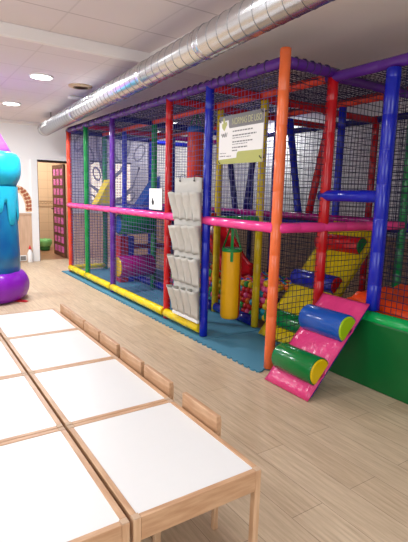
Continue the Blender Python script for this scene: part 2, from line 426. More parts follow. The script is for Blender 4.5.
for (x0, x1) in ((3.28, 3.62), (3.78, 4.14)):
    w_ = MB().box((x0, YW - .012, 1.2), (x1, YW - .006, 1.95)); wo = w_.build('inner_window', 'litwin', mur, label='pale lit window pane')
    MB().box((x0 - .02, YW - .03, 1.95), (x1 + .02, YW - .006, 1.98)).build('window_head', 'black', wo)

# ------------------------------------------------------------------ play frame
X1, X2, X3, X4 = 2.386, 3.0, 3.87, 4.75
Y0, Y1, Y2, Y3, Y4, Y5 = 7.65, 6.82, 5.81, 4.29, 3.556, 2.60
XE = 2.9; YE = 2.05; YN = 0.9
HT, HM, RP, RB = 2.33, 1.134, .039, .040
pf = thing('play_frame', 'tall indoor soft play frame with coloured padded posts, beams and rope nets', 'play frame', (X2, Y3, 0))
def padded(p0, p1, r, step=.24, off=.0, round_ends=True):
    p0 = Vector(p0); p1 = Vector(p1); L = (p1 - p0).length; prof = [(0, r * .8), (.006, r)]
    t = off or step * .8
    while t < L - .04:
        prof += [(t - .006, r), (t, r * .945), (t + .006, r)]; t += step
    prof += [(L - .006, r), (L, r * .8)]
    return MB().lathe_axis(p0, p1 - p0, prof, 20)
def post(x, y, mat, lab, z0=0, z1=HT, r=RP, name='post'):
    return padded((x, y, z0), (x, y, z1), r).build(name, mat, pf, label=lab)
def beam(p0, p1, mat, lab, r=RB):
    return padded(p0, p1, r, .27).build('beam', mat, pf, label=lab)
post(X1, Y0, 'redorange', 'red-orange post at the far front corner', .014)
post(X1, Y1, 'green', 'green front post', .014)
post(X1, Y2, 'purple', 'purple front post', .014)
post(X1, Y3, 'red', 'red front post', .014)
post(X1, Y4, 'blue', 'blue front post', .014)
post(X1, Y5, 'orange', 'orange front post at the near corner', .014, 2.42, .041)
post(X2, Y0, 'green', 'green second-row post', .014); post(X2, Y1, 'blue', 'blue second-row post', .014)
post(X2, Y2, 'green', 'green second-row post', .014)
post(X2 + .03, Y3, 'oliveyellow', 'mustard yellow post behind the punching bag', .014); post(X2 + .03, Y4, 'oliveyellow', 'mustard yellow post behind the punching bag', .014)
post(XE, Y5, 'red', 'red post beside the pink ramp', .014, HT - .02, .043)
post(XE - .02, YE, 'blue', 'blue post standing on the green pit rim', .561, 2.26, .05)
post(X3, Y0, 'blue', None); post(X3, Y1, 'navy', None); post(X3, Y2, 'green', None); post(X3, Y3, 'navy', 'navy rear post')
post(X3 + .02, 3.33, 'blue', None); post(X3 + .12, Y5, 'green', None)
post(X4, Y0, 'purple', None); post(X4, Y2, 'navy', None); post(X4, Y3, 'red', None); post(X4, Y4, 'red', None); post(X4, Y5, 'navy', None)
# roof beams
beam((X1, Y0 + .04, HT), (X1, Y5 + .012, HT), 'purple', 'long purple roof beam over the front')
beam((X2 - .02, Y0, HT), (X2 - .02, Y5, HT), 'redorange', 'orange-red roof beam')
beam((X3, Y0, HT), (X3, YN, HT), 'redorange', 'orange-red roof beam')
beam((X4, Y0, HT - .04), (X4, Y5, HT - .04), 'navy', 'navy roof beam')
for y, c in ((Y0, 'navy'), (Y1, 'red'), (Y2, 'navy'), (Y3, 'red'), (Y4, 'red')):
    beam((X1 + .03, y, HT - .012), (X2, y, HT - .012), c, None); beam((X2, y, HT - .03), (X3, y, HT - .03), c, None)
    beam((X3, y, HT - .05), (X4, y, HT - .05), {'navy': 'blue', 'red': 'red'}[c] if y != Y1 else 'magenta', None)
beam((X1 + .03, Y5, HT), (XE + .04, Y5, HT), 'purple', 'short purple roof beam at the near end')
beam((XE, Y5, HT - .02), (X4, Y5, HT - .02), 'purple', None)
beam((XE, Y5 + .06, HT - .03), (XE, YN, HT - .03), 'purple', 'purple roof beam above the green pit')
# mid beams
for a, c in ((Y0 + .03, Y3), (Y3, Y4), (Y4, Y5)):
    beam((X1 - .012, a, HM), (X1 - .012, c, HM), 'pink', 'bright pink rail along the front')
beam((X1, Y5 - .012, HM), (X3 + .1, Y5 - .012, HM), 'pink', 'pink rail at the near end')
beam((X2, Y0, HM + .02), (X2, Y3, HM + .02), 'navy', None); beam((X3, Y3, HM + .02), (X3, Y5 + .1, HM + .02), 'magenta', None)
beam((X3, Y0, HM + .02), (X3, Y3, HM + .02), 'magenta', None)
beam((X1, Y4, HM + .0), (X2, Y4, HM + .0), 'green', 'green crossbar holding the punching bag')
for y in (Y0, Y1, Y2, Y3): beam((X1, y, HM), (X2, y, HM), 'blue' if y != Y3 else 'red', None, .035)
beam((XE, Y5 + .05, 1.39), (XE, YE - .02, 1.39), 'blue', 'blue grab bar over the pink ramp', .045)
# low beams
for a, c in ((Y0, Y1), (Y1, Y2), (Y2, Y3), (Y3, Y4)):
    beam((X1 - .02, a - .02, .085), (X1 - .02, c + .03, .085), 'yellow', 'bright yellow kerb roll along the front', .046)
beam((X1, Y0, .085), (X2, Y0, .085), 'yellow', None)
for a, c in ((Y1, Y2), (Y2, Y3), (Y3, Y4)):
    beam((X2 + .03, a - .03, .075), (X2 + .03, c + .03, .075), 'royal', 'blue kerb roll of the ball pit', .055)
beam((X2 + .06, 3.36, .075), (X3, 3.36, .075), 'royal', None, .055)
beam((X3, Y2, .35), (X3, 3.4, .35), 'magenta', None); beam((X3, Y2, .075), (X3, 3.4, .075), 'royal', None)
beam((X2, Y1, .5), (X3, Y1, .5), 'red', None)
# leaning padded struts on the upper deck
for p0, p1, c in (((5.16, 1.17), (5.42, 2.28), 'navy'), ((4.93, 1.17), (4.74, 2.28), 'navy'), ((3.93, 1.17), (4.165, 2.28), 'blue'), ((3.77, 1.17), (3.53, 2.28), 'red')):
    padded((X3 + .075, p0[0], p0[1]), (X3 + .075, p1[0], p1[1]), .042).build('strut', c, pf)
# decks
def deck(a, b_, mat='navy'): MB().rbox(a, b_, .015).build('deck', mat, pf)
deck((X1 + .06, Y1 - .04, 1.10), (X2 - .03, Y0 - .03, 1.165), 'padblue'); deck((X1 + .06, Y2 + .05, 1.10), (X2 - .03, Y1 - .06, 1.165), 'padblue'); deck((X2, 5.02, 1.06), (X3, Y2, 1.155)); deck((X2, Y2, 1.06), (X3, Y1, 1.155), 'royal'); deck((X2, Y1, 1.06), (X3, Y0, 1.155), 'blue')
deck((X3 + .02, Y3, 1.06), (X4, Y0, 1.155)); deck((X3 + .02, Y5, 1.06), (X4, Y3, 1.155), 'royal')
# nets
def net(o, u, v, lu, lv, cell=.047, r=.0028, jitter=.004, mat='net'):
    o = Vector(o); u = Vector(u).normalized(); v = Vector(v).normalized(); n = u.cross(v)
    b = MB()
    if mat == 'netblue': r = .0019
    def strand(p, q, side):
        k = 6; pts = []
        for i in range(k + 1):
            t = i / k; pts.append(p + (q - p) * t + side * random.uniform(-jitter, jitter) + n * random.uniform(-jitter, jitter))
        for i in range(k):
            d = (pts[i + 1] - pts[i]).normalized(); s = d.cross(n).normalized() * r; m = n * r
            vs = [pts[i] + s, pts[i] + m, pts[i] - s, pts[i] - m, pts[i + 1] + s, pts[i + 1] + m, pts[i + 1] - s, pts[i + 1] - m]
            b.add(vs, [(0, 1, 5, 4), (1, 2, 6, 5), (2, 3, 7, 6), (3, 0, 4, 7)])
    nu = max(2, round(lu / cell)); nv = max(2, round(lv / cell))
    for i in range(nu + 1): strand(o + u * (lu * i / nu), o + u * (lu * i / nu) + v * lv, u)
    for j in range(nv + 1): strand(o + v * (lv * j / nv), o + v * (lv * j / nv) + u * lu, v)
    return b.build('net', mat, pf)
Z1 = (0, 0, 1); YM = (0, -1, 0); XP = (1, 0, 0)
for a, c in ((Y0, Y1), (Y1, Y2), (Y2, Y3), (Y3, Y4)):
    net((X1, a - .03, HM + .03), YM, Z1, a - c - .06, HT - HM - .06, mat='netblue')
    net((X1, a - .03, .1), YM, Z1, a - c - .06, HM - .13, mat='netblue')
net((X1, Y4 - .03, HM + .03), YM, Z1, Y4 - Y5 - .06, HT - HM - .06, mat='netblue')
net((X1 + .03, Y5, HM + .03), XP, Z1, XE - X1 - .06, HT - HM - .06)
net((X1 + .03, Y5, .05), XP, Z1, XE - X1 - .06, HM - .08)
net((XE + .03, Y5, HM + .03), XP, Z1, X3 - XE + .06, HT - HM - .06)
net((XE + .03, Y5, .55), XP, Z1, X3 - XE + .06, HM - .6)
net((XE, YE - .04, .56), YM, Z1, YE - YN - .05, HT - .62)
net((X1, Y0, .1), XP, Z1, X4 - X1, HT - .14)
net((X3, Y2, .1), YM, Z1, Y2 - 3.3, HM - .13)
net((X4, Y0, .1), YM, Z1, Y0 - Y5 + 1.2, HT - .14)
net((X3, Y5, .6), YM, Z1, Y5 - YN, HT - .65, .06)
net((X2, Y2, .14), YM, Z1, Y2 - Y3 - .05, HM - .17)
net((X1 + .03, Y0 - .02, HT + .005), XP, YM, X2 - X1 - .05, Y0 - Y5 - .02)
net((X2, Y0 - .02, HT), XP, YM, X3 - X2 - .03, Y0 - Y5 - .02)
net((XE + .05, Y5 - .05, HT - .01), XP, YM, X3 - XE - .08, Y5 - YN - .1)
# lacing that ties the roof net to the purple beams
def lace(p, axis, r=RB + .003):
    b = MB().lathe_axis(Vector(p) - Vector(axis) * .006, axis, [(0, r - .006), (.003, r + .003), (.009, r + .003), (.012, r - .006)], 12)
    b.build('lacing_loop', 'lace', pf)
y = Y0 - .06
while y > Y5 + .16: lace((X1 + random.uniform(-.002, .002), y, HT + .004), (random.uniform(-.3, .3), 1, 0)); y -= .1
x = X1 + .1
while x < XE - .05: lace((x, Y5, HT + .004), (1, random.uniform(-.3, .3), 0)); x += .08

# ------------------------------------------------------------------ puzzle mats
def edge_curve(a, c, teeth, amp, const, along):
    pts = []; n = teeth * 2; L = c - a
    for i in range(n):
        t0, t1 = a + L * i / n, a + L * (i + 1) / n; h = amp if i % 2 else -amp; k = .18 * abs(t1 - t0) * (1 if L > 0 else -1)
        if i % 2: pr_ = [(t0 + k, const - h * .2), (t0 - k * .5, const + h), (t1 + k * .5, const + h), (t1 - k, const - h * .2)]
        else: pr_ = [(t0 + (2 * k if i else 0), const + h), (t1 - (2 * k if i < n - 1 else 0), const + h)]
        pts += pr_
    return [(p[1], p[0]) if along == 'y' else p for p in pts]
mxa, mxb, mxc = 2.262, 3.06, 3.82
my = [7.76, 6.9, 6.04, 5.18, 4.32, 3.46, 2.60]
where = ['under the red-orange corner post', 'between the green and purple posts', 'in front of the purple roll', 'below the red front post', 'below the blue front post', 'below the punching bag and the orange post']
for i in range(6):
    a, c = my[i], my[i + 1]
    G = .0015
    e1 = edge_curve(a - G, c + G, 11, .011, mxa, 'y')                   # toothed outer edge
    if i == 5: e2 = edge_curve(mxa + .02, mxb - .02, 9, .011, c, 'x')
    else: e2 = [(mxa + .02, c + G), (mxb - .02, c + G)]
    poly = e1 + e2 + [(mxb - .004, c + .02), (mxb - .004, a - .02)]
    m = MB().prism(poly, (0, 0, 0), (1, 0, 0), (0, 1, 0), (0, 0, 1), .013).build('foam_puzzle_mat', 'teal', None, (mxa, c, 0))
    tag(m, 'teal puzzle mat %s, toothed along its edge' % where[i], 'floor mat', 'teal foam floor mats')
for i in range(2):
    a, c = (my[0], my[2]) if i == 0 else (my[2], 5.82)
    m = MB().prism([(mxb, c), (mxc, c), (mxc, a - .002), (mxb, a - .002)], (0, 0, 0), (1, 0, 0), (0, 1, 0), (0, 0, 1), .013).build('foam_puzzle_mat', 'teal', None, (mxb, c, 0))
    tag(m, ['teal foam mat deep inside, behind the green and blue rear posts', 'teal foam mat strip behind the purple roll'][i], 'floor mat', 'teal foam floor mats')

# ------------------------------------------------------------------ rollers between posts
def roller(name, lab, x0, x1, y, z, r, body, cap):
    t = thing(name, lab, 'foam roller', ((x0 + x1) / 2, y, z - r))
    MB().lathe_axis((x0, y, z), (1, 0, 0), [(0, r * .9), (.015, r), (x1 - x0 - .015, r), (x1 - x0, r * .9)], 28).build('roll', body, t)
    MB().lathe_axis((x0 - .012, y, z), (1, 0, 0), [(0, r * .8), (.012, r * .92)], 28).build('end_cap', cap, t, label='%s end cap' % {'padyellow': 'yellow', 'padblue': 'blue'}[cap])
    return t
roller('foam_roller', 'fat dark green foam roller with a blue end, hung above the purple roller', 2.445, 2.955, Y2 - .03, .94, .135, 'padgreen', 'padblue')
roller('foam_roller', 'fat purple foam roller with a yellow end, above the teal mats', 2.445, 2.955, Y2 - .03, .36, .15, 'magenta', 'padyellow')
for nm, lab, x0, x1, c in (('foam_block', 'tall red foam block standing behind the purple roller', 2.72, 2.86, 'red'), ('foam_block', 'tall blue foam block standing beside the red block, behind the purple roller', 2.865, 2.955, 'blue')):
    tag(MB().rbox((x0, 6.35, .013), (x1, 6.6, .72), .012).build(nm, c, None, ((x0 + x1) / 2, 6.47, .013)), lab, 'foam block')
def wedge(lab, x0, x1, y0, y1, z0, h, c):
    tag(MB().prism([(x0, 0), (x1, 0), (x1, h), (x0 + .02, .02)], (0, y0, z0), (1, 0, 0), (0, 0, 1), (0, 1, 0), y1 - y0).build('foam_wedge', c, None, ((x0 + x1) / 2, (y0 + y1) / 2, z0)), lab, 'foam wedge')
wedge('yellow foam wedge on the upper deck by the end wall', 2.70, 2.93, 7.25, 7.5, 1.166, .40, 'yellow')
wedge('blue foam wedge on the upper deck behind the white card', 3.42, 3.78, 7.1, 7.4, 1.156, .5, 'padblue')

# ------------------------------------------------------------------ ball pit
ball_cols = [('red', 206, 28, 36), ('blue', 30, 90, 200), ('green', 30, 165, 70), ('yellow', 240, 200, 30), ('orange', 240, 120, 30), ('pink', 236, 90, 150), ('turquoise', 40, 175, 200)]
bmats = [plain('%s_ball_plastic' % c[0], srgb(*c[1:]), .3) for c in ball_cols]
R = .0355
proto = []
for i, c in enumerate(ball_cols):
    me_o = MB().sphere((0, 0, 0), R, 14, 9).build('plastic_ball', bmats[i], None); proto.append(me_o)
centers = []
dy, dx, dz = 2 * R * 1.005, 2 * R * .9, 2 * R * .86
nx = int((3.80 - 3.125) / dx); ny = int((5.72 - 3.47) / dy)
for i in range(nx):
    for k in range(9):
        for j in range(ny):
            x = 3.125 + i * dx; y = 3.47 + (j + .5 * ((i + k) % 2)) * dy; z = .05 + k * dz
            top = .41 + .05 * math.sin(y * 2.1) + .03 * math.sin(5 * y + 3 * x)
            if z > top: continue
            if (i >= 1) and z < top - dz * 1.4: continue
            if i == 0 and z < .1: continue
            if 3.09 < x < 3.57 and y > 4.12 and z > .305 + max(0, y - 4.2) * .7: continue
            centers.append((x, y, z, 0 if (i == 0 or z > top - dz) else 1))
centers.sort(key=lambda c: math.dist(c[:3], (0, 0, 1.37)) + c[3] * .8)
stuff = MB(); used = set()
for n_, c in enumerate(centers):
    k = random.randrange(7)
    jit = (c[0] + random.uniform(0, .004), c[1], c[2])
    if n_ < 300:
        if k in used: o = proto[k].copy(); COL.objects.link(o)
        else: o = proto[k]; used.add(k)
        o.location = jit
        tag(o, '%s plastic ball lying in the ball pit' % ball_cols[k][0], 'ball', '%s balls of the ball pit' % ball_cols[k][0])
    else: stuff.sphere(jit, R, 8, 6)
so = stuff.build('plastic_balls', bmats[0], None, (3.4, 4.5, .05))
for mm in bmats[1:]: so.data.materials.append(mm)
nf = 8 * 4 + 16
per = len(so.data.polygons) // max(1, (len(centers) - 300))
for p in so.data.polygons: p.material_index = (p.index // per * 5) % 7
tag(so, 'deeper layer of mixed plastic balls at the back of the ball pit', 'balls', None, 'stuff')
# red slide from the deck into the ball pit
t = thing('slide', 'glossy red vinyl slide dropping from the deck into the ball pit', 'slide', (3.38, 4.5, .4))
prof = [(5.01, 1.02), (4.93, 1.0), (4.82, .94), (4.66, .80), (4.5, .65), (4.36, .52), (4.26, .46), (4.2, .45)]
rs = []
for k, (y, z) in enumerate(prof):
    w_ = .006 * math.sin(k * 2.2)
    rs.append([(3.15, y, z + .09), (3.17, y, z + .09), (3.20, y, z + .01), (3.28, y, z + w_), (3.33, y, z - w_), (3.40, y, z + w_), (3.46, y, z + .01), (3.49, y, z + .09), (3.51, y, z + .09), (3.51, y - .01, z - .05), (3.15, y - .01, z - .05)])
MB().rings(rs).build('chute', 'red', t)
for x in (3.16, 3.50): MB().path([(x, y, z + .09) for y, z in prof], .028, 10).build('side_roll', 'red', t)

# ------------------------------------------------------------------ punching bag
bx, by = 2.69, Y4 - .01
t = thing('punching_bag', 'yellow vinyl punching bag hanging by green straps under the pink rail', 'punching bag', (bx, by, .165))
r = .098; zb, zt = .165, .86; seg = 28
def half(a0, a1, z0, z1, mat, nm, rr=r):
    b = MB(); rings_ = []
    zz = [z0, z0 + .012, z0 + .04] + [z0 + .04 + (z1 - z0 - .06) * i / 8 for i in range(1, 9)] + [z1]
    for i, z in enumerate(zz):
        q = rr * (.86 if i == 0 else .95 if i == 1 else .985 if i == len(zz) - 1 else 1.0) * (1 + .01 * math.sin(z * 22))
        rings_.append([(bx + q * math.cos(a0 + (a1 - a0) * j / 18), by + q * math.sin(a0 + (a1 - a0) * j / 18), z) for j in range(19)])
    b.rings(rings_, False, False)
    b.add([(p[0], p[1], zt) for p in rings_[-1]] + [(bx, by, zt)], [(i, i + 1, 19) for i in range(18)])
    b.add([(p[0], p[1], zb) for p in rings_[0]] + [(bx, by, zb)], [(i + 1, i, 19) for i in range(18)])
    return b.build(nm, mat, t)
view = math.atan2(-by, -bx)
half(view - 1.95, view + .95, zb, zt, 'bagyellow', 'yellow_cover'); half(view + .95, view + 2 * PI - 1.95, zb, zt, 'bagred', 'red_cover')
MB().lathe_axis((bx, by, zt - .03), (0, 0, 1), [(0, r * 1.0), (.005, r * 1.03), (.03, r * 1.03), (.035, r * .9)], 28).build('collar', 'green', t, label='green collar')
b = MB()
for a in (view, view + 2.1, view + 4.2):
    d = Vector((math.cos(a), math.sin(a), 0)); s = Vector((-d.y, d.x, 0)) * .014
    p0 = Vector((bx, by, zt)) + d * r * .98; p1 = Vector((bx, by, HM - .042)) + d * .012
    b.add([p0 + s, p0 - s, p1 - s, p1 + s, p0 + s + d * .004, p0 - s + d * .004, p1 - s + d * .004, p1 + s + d * .004], [(0, 1, 2, 3), (4, 5, 6, 7), (0, 1, 5, 4), (1, 2, 6, 5), (2, 3, 7, 6), (3, 0, 4, 7)])
d = Vector((math.cos(view), math.sin(view), 0)); s = Vector((-d.y, d.x, 0)) * .014; p0 = Vector((bx, by, zt - .12)) + d * (r + .004); p1 = Vector((bx, by, zt + .005)) + d * (r + .004)
b.add([p0 + s, p0 - s, p1 - s, p1 + s, p0 + s + d * .003, p0 - s + d * .003, p1 - s + d * .003, p1 + s + d * .003], [(0, 1, 2, 3), (4, 5, 6, 7), (0, 1, 5, 4), (1, 2, 6, 5), (2, 3, 7, 6), (3, 0, 4, 7)])
b.build('strap', 'green', t, label='green straps')
# hanging column upstairs
hx, hy = 2.98, 4.715
t = thing('hanging_roller', 'orange-red hanging foam column with a blue top, behind the blue front post', 'hanging column', (hx, hy, 1.42))
MB().lathe_axis((hx, hy, 1.42), (0, 0, 1), [(0, .085), (.02, .1), (.66, .1), (.68, .095)], 24).build('column', 'redorange', t)
MB().lathe_axis((hx, hy, 2.08), (0, 0, 1), [(0, .104), (.06, .104), (.075, .08)], 24).build('cap', 'padblue', t, label='blue cap')
b = MB()
for a in (0, 2.1, 4.2): b.tube((hx + .09 * math.cos(a), hy + .09 * math.sin(a), 2.14), (hx + .02 * math.cos(a), hy + .02 * math.sin(a), HT - .042), .006, 6)
b.build('strap', 'green', t, label='green strap')

# ------------------------------------------------------------------ ramps
def ramp(name, lab, p_lo, p_hi, y0, y1, th, top, under, rolls, cat='ramp'):
    # p_lo, p_hi: (x, z) of the upper surface; rolls: (fraction, radius, body, cap)
    d = Vector((p_hi[0] - p_lo[0], 0, p_hi[1] - p_lo[1])); L = d.length; d.normalize(); n = Vector((-d.z, 0, d.x)); yv = Vector((0, 1, 0))
    m = Matrix((d, yv, n)).transposed().to_4x4(); m.translation = Vector((p_lo[0], 0, p_lo[1]))
    t = thing(name, lab, cat, (p_lo[0], (y0 + y1) / 2, 0))
    k = len(rolls); cuts = [0] + [f for f, *_ in rolls] + [1]
    b = MB(); nxs = 30; nys = 10; rows_ = []
    def hgt(s, q):
        e = min(s, L - s, q - y0, y1 - q); seam = min([abs(s - f * L) for f, *_ in rolls] + [9])
        return -.022 * max(0, 1 - e / .035) ** 2 + (-.014 * max(0, 1 - seam / .06) ** 2) + .0025 * math.sin(s * 60 + 2 * math.sin(q * 17)) * math.sin(q * 22)
    grid = [[m @ Vector((L * i / nxs, y0 + (y1 - y0) * j / nys, hgt(L * i / nxs, y0 + (y1 - y0) * j / nys))) for j in range(nys + 1)] for i in range(nxs + 1)]
    b.rings([g + [m @ Vector((L * i / nxs, y1, -th * .6)), m @ Vector((L * i / nxs, y0, -th * .6))] for i, g in enumerate(grid)])
    b.build('pad', top, t)
    MB().rbox((.035, y0 + .004, -th), (L - .004, y1 - .004, -th * .6 + .001), .006, 2, m).build('backing', under, t, label='%s underside' % {'royal': 'blue', 'oliveyellow': 'mustard'}[under])
    for f, r, body, cap, yy0, yy1 in rolls:
        b = MB(); ya, yb = yy0, yy1; sg = 26
        def ring(y, q): return [m @ Vector((f * L + q * math.cos(PI * 1.16 * j / sg - PI * .08), y, -.004 + r * .24 + q * math.sin(PI * 1.16 * j / sg - PI * .08))) for j in range(sg + 1)]
        b.rings([ring(ya, r * .95), ring(ya + .012, r), ring(yb - .012, r), ring(yb, r * .95)])
        bo = b.build('bolster', body, t, label='%s half-round bolster' % {'padgreen': 'green', 'padblue': 'blue', 'red': 'red', 'royal': 'dark blue'}[body])
        b = MB(); b.rings([ring(ya - .008, r * .8), ring(ya + .002, r * .95)])
        b.build('end_cap', cap, bo, label='%s end cap' % {'padyellow': 'yellow', 'lime': 'lime', 'red': 'red', 'padgreen': 'green', 'padblue': 'blue'}[cap])
    return t
ramp('climbing_ramp', 'pink padded climbing ramp with a green and a blue bolster, leaning on the green pit', (2.205, .022), (2.785, .635), 2.02, 2.46, .045, 'padpink', 'royal',
     [(.25, .102, 'padgreen', 'padyellow', 2.03, 2.415), (.69, .102, 'padblue', 'lime', 2.03, 2.415)])
ramp('climbing_ramp', 'yellow padded climbing ramp inside the nets with three coloured bolsters', (2.83, .066), (3.80, 1.15), 2.68, 3.28, .07, 'oliveyellow', 'oliveyellow',
     [(.14, .085, 'padgreen', 'padblue', 2.72, 3.24), (.47, .085, 'royal', 'red', 2.72, 3.24), (.79, .085, 'red', 'padgreen', 2.72, 3.24)])

# ------------------------------------------------------------------ green pit with orange mat
t = thing('soft_play_pit', 'dark green padded pit wall with a bright green rim, right of the pink ramp', 'soft play pit', (3.3, 1.7, 0))
MB().rbox((2.79, YN, 0), (2.93, 2.5, .50), .012).build('front_panel', 'pitgreen', t)
MB().rbox((2.93, 2.36, 0), (3.8, 2.5, .50), .012).build('side_panel', 'pitgreen', t)
MB().rbox((2.94, YN, .0), (3.8, 2.355, .44), .01).build('pit_base', 'pitgreen', t)
padded((2.85, YN, .505), (2.85, 2.49, .505), .055, .3).build('rim', 'rimgreen', t, label='bright green rim roll')
b = MB(); nx_, ny_ = 16, 24; rows_ = []
x0, x1, y0, y1, z0 = 2.945, 3.78, .95, 2.34, .442
g = []
for i in range(nx_ + 1):
    row = []
    for j in range(ny_ + 1):
        x = x0 + (x1 - x0) * i / nx_; y = y0 + (y1 - y0) * j / ny_; e = min(x - x0, x1 - x, y - y0, y1 - y)
        row.append((x, y, z0 + .19 - .06 * max(0, 1 - e / .07) ** 2 + .012 * math.sin(x * 31 + math.sin(y * 9)) * math.sin(y * 27) + .02 * math.sin(y * 6)))
    g.append(row + [(row[-1][0], y1, z0), (row[0][0], y0, z0)])
b.rings(g)
tag(b.build('crash_mat', 'matorange', None, (3.36, 1.65, z0)), 'shiny orange cushion mat lying inside the green pit', 'mat')

# ------------------------------------------------------------------ pocket organiser on the net
ox = 2.315
DYO, DZO = -.135, .02
t = thing('pocket_organizer', 'off-white fabric hanging pocket organiser with four rows on the front net', 'pocket organiser', (ox, 3.92 + DYO, .14 + DZO))
b = MB(); ga = []
for i in range(20):
    z = DZO + .135 + (1.50 - .135) * i / 19
    wv = .006 * math.sin(i * 1.7)
    fr = [(ox + .004 * math.sin(j * 2.1 + i) - .004, DYO + 3.68 + .475 * j / 8, z + .008 * math.sin(j * .9) * (i / 19)) for j in range(9)]
    ga.append(fr + [(ox + .008, 4.155 + DYO, z), (ox + .008, 3.68 + DYO, z)])
b.rings(ga); b.build('backing_sheet', 'fabric', t)
for row in range(4):
    zt_ = DZO + 1.375 - row * .312
    for k in range(4):
        ya = DYO + 3.672 + k * .128; yb = ya + .124
        fl = .015
        zt2 = zt_ - .012 * k * .5 + random.uniform(-.01, .01); zb_ = zt_ - .27
        b = MB(); out = .075 + random.uniform(-.01, .012)
        A = []
        for s in range(9):
            u = s / 8; zz = zb_ + (zt2 - zb_) * u; o_ = out * (u ** 1.3) + .006
            w_ = .0 + fl * u
            ln = []
            for q in range(7):
                v = q / 6; ln.append((ox - .004 - o_ * (0.72 + .28 * math.sin(PI * v)) - .004 * math.sin(v * 9 + s), ya - w_ * .4 + (yb - ya + w_) * v, zz + .008 * math.sin(v * 5 + row)))
            A.append([(ox - .003, ya, zz)] + ln + [(ox - .003, yb, zz)])
        b.rings(A, False, False)
        po = b.build('pocket', 'fabric', t); md = po.modifiers.new('solid', 'SOLIDIFY'); md.thickness = .003
for yy in (3.79 + DYO, 4.05 + DYO):
    b = MB().path([(ox + .05, yy, 1.53 + DZO), (ox + .01, yy, 1.535 + DZO), (ox - .012, yy, 1.515 + DZO), (ox - .012, yy, 1.48 + DZO), (ox, yy, 1.465 + DZO)], .004, 6)
    b.sphere((ox - .013, yy, 1.475 + DZO), .008, 8, 6); b.build('hook', 'black', t, label='dark hook')
MB().rbox((ox - .014, 3.675 + DYO, .13 + DZO), (ox + .01, 4.16 + DYO, .16 + DZO), .004).build('bottom_bar', 'white', t, label='white bottom bar')

# ------------------------------------------------------------------ rules sign
sx = 2.352
t = thing('rules_sign', 'white and grey rules board with olive trim tied to the upper net', 'sign', (sx, 3.08, 1.63))
AX, AY, AN = (0, -.9, 0), (0, 0, .83), (-1, 0, 0)     # reading direction runs towards the camera
SY, SZ, SW, SH = 3.345, 1.632, .645, .475
sorg = t['_o']
MB().rbox((sx, SY - SW * .9, SZ), (sx + .008, SY, SZ + SH * .83), .002).build('board', 'signwhite', t)
def flat(poly, mat, nm, lab=None, th=.0015): return MB().prism(poly, (sx, SY, SZ), AX, AY, AN, th).build(nm, mat, t, label=lab)
flat([(0, .475), (0, .43), (.15, .43), (.155, .365), (.165, .35), (SW, .35), (SW, .475)], 'signgrey', 'header_band', 'grey header band')
flat([(0, 0), (SW, 0), (SW, .115), (.31, .115), (.29, .1), (.285, .055), (0, .045)], 'signolive', 'footer_band', 'olive footer band')
flat([(.05, .36), (.045, .4), (.065, .405), (.06, .45), (.075, .465), (.09, .45), (.092, .41), (.115, .42), (.125, .39), (.105, .365), (.085, .33)], 'signolive', 'emblem', 'olive emblem', .002)
text('heading', 'NORMAS DE USO', .09, 'signhead', t, (sx - .002, SY - .18, SZ + .314), AX, AY, AN, sorg, .001, w=.6)
def words(x, z, w, h, gap=.008):
    e = x + w; b = MB()
    while x < e - .006:
        l = min(random.uniform(.014, .045), e - x); b.prism([(x, z), (x + l, z), (x + l, z + h), (x, z + h)], (sx, SY, SZ), AX, AY, AN, .001); x += l + gap
    b.build('text_line', 'signtext', t)
for z, w, h in ((.308, .30, .012), (.266, .34, .012), (.245, .26, .007), (.205, .29, .012), (.185, .22, .007), (.15, .22, .012)): words(.215, z, w, h)
words(.215, .122, .075, .011); words(.02, .105, .1, .006); words(.02, .075, .09, .009); words(.13, .072, .07, .008)
b = MB().path([(sx - .001, SY - .036 - i * .0055, SZ + .237 + .016 * math.sin(i * 1.4) * (1 if i % 5 else 1.6)) for i in range(16)], .0022, 6); b.build('script_line', 'signtext', t)
for z, w in ((.085, .24), (.066, .2), (.047, .23), (.029, .12)): words(.335 + (.24 - w) / 2, z, w, .007)
for (px, pz) in ((.015, .43), (SW - .02, .455), (.02, .02), (SW - .02, .045)):
    b = MB().path([(sx + .03, SY - px * .9, SZ + pz * .83), (sx - .006, SY - px * .9 + .01, SZ + pz * .83 + .008), (sx - .008, SY - px * .9 - .012, SZ + pz * .83 - .01), (sx + .03, SY - px * .9 - .01, SZ + pz * .83)], .004, 6); b.build('tie', 'black', t, label='black tie')
# small white card
AX, AY, AN = (0, -1, 0), (0, 0, .79), (-1, 0, 0)
cx_ = 2.345
t = thing('notice_card', 'small white notice card with a dark hand symbol, left of the red front post', 'card', (cx_, 4.51, 1.192))
MB().rbox((cx_, 4.36, 1.192), (cx_ + .006, 4.655, 1.42), .002).build('card', 'paper', t)
hp = [(.07, .075), (.062, .1), (.066, .13), (.08, .165), (.09, .15), (.094, .125), (.112, .12), (.116, .09), (.105, .068), (.088, .06)]
MB().prism(hp, (cx_, 4.655, 1.192), AX, AY, AN, .0015).build('symbol', 'black', t, label='dark symbol')
b = MB(); x = .04
while x < .24: b.prism([(x, .238), (x + .02, .238), (x + .02, .246), (x, .246)], (cx_, 4.655, 1.192), AX, AY, AN, .001); x += .027
b.build('caption_print', 'signtext', t)
MB().path([(cx_ + .03, 4.37, 1.40), (cx_ - .004, 4.375, 1.405), (cx_ + .03, 4.385, 1.41)], .003, 6).build('tie', 'black', t)

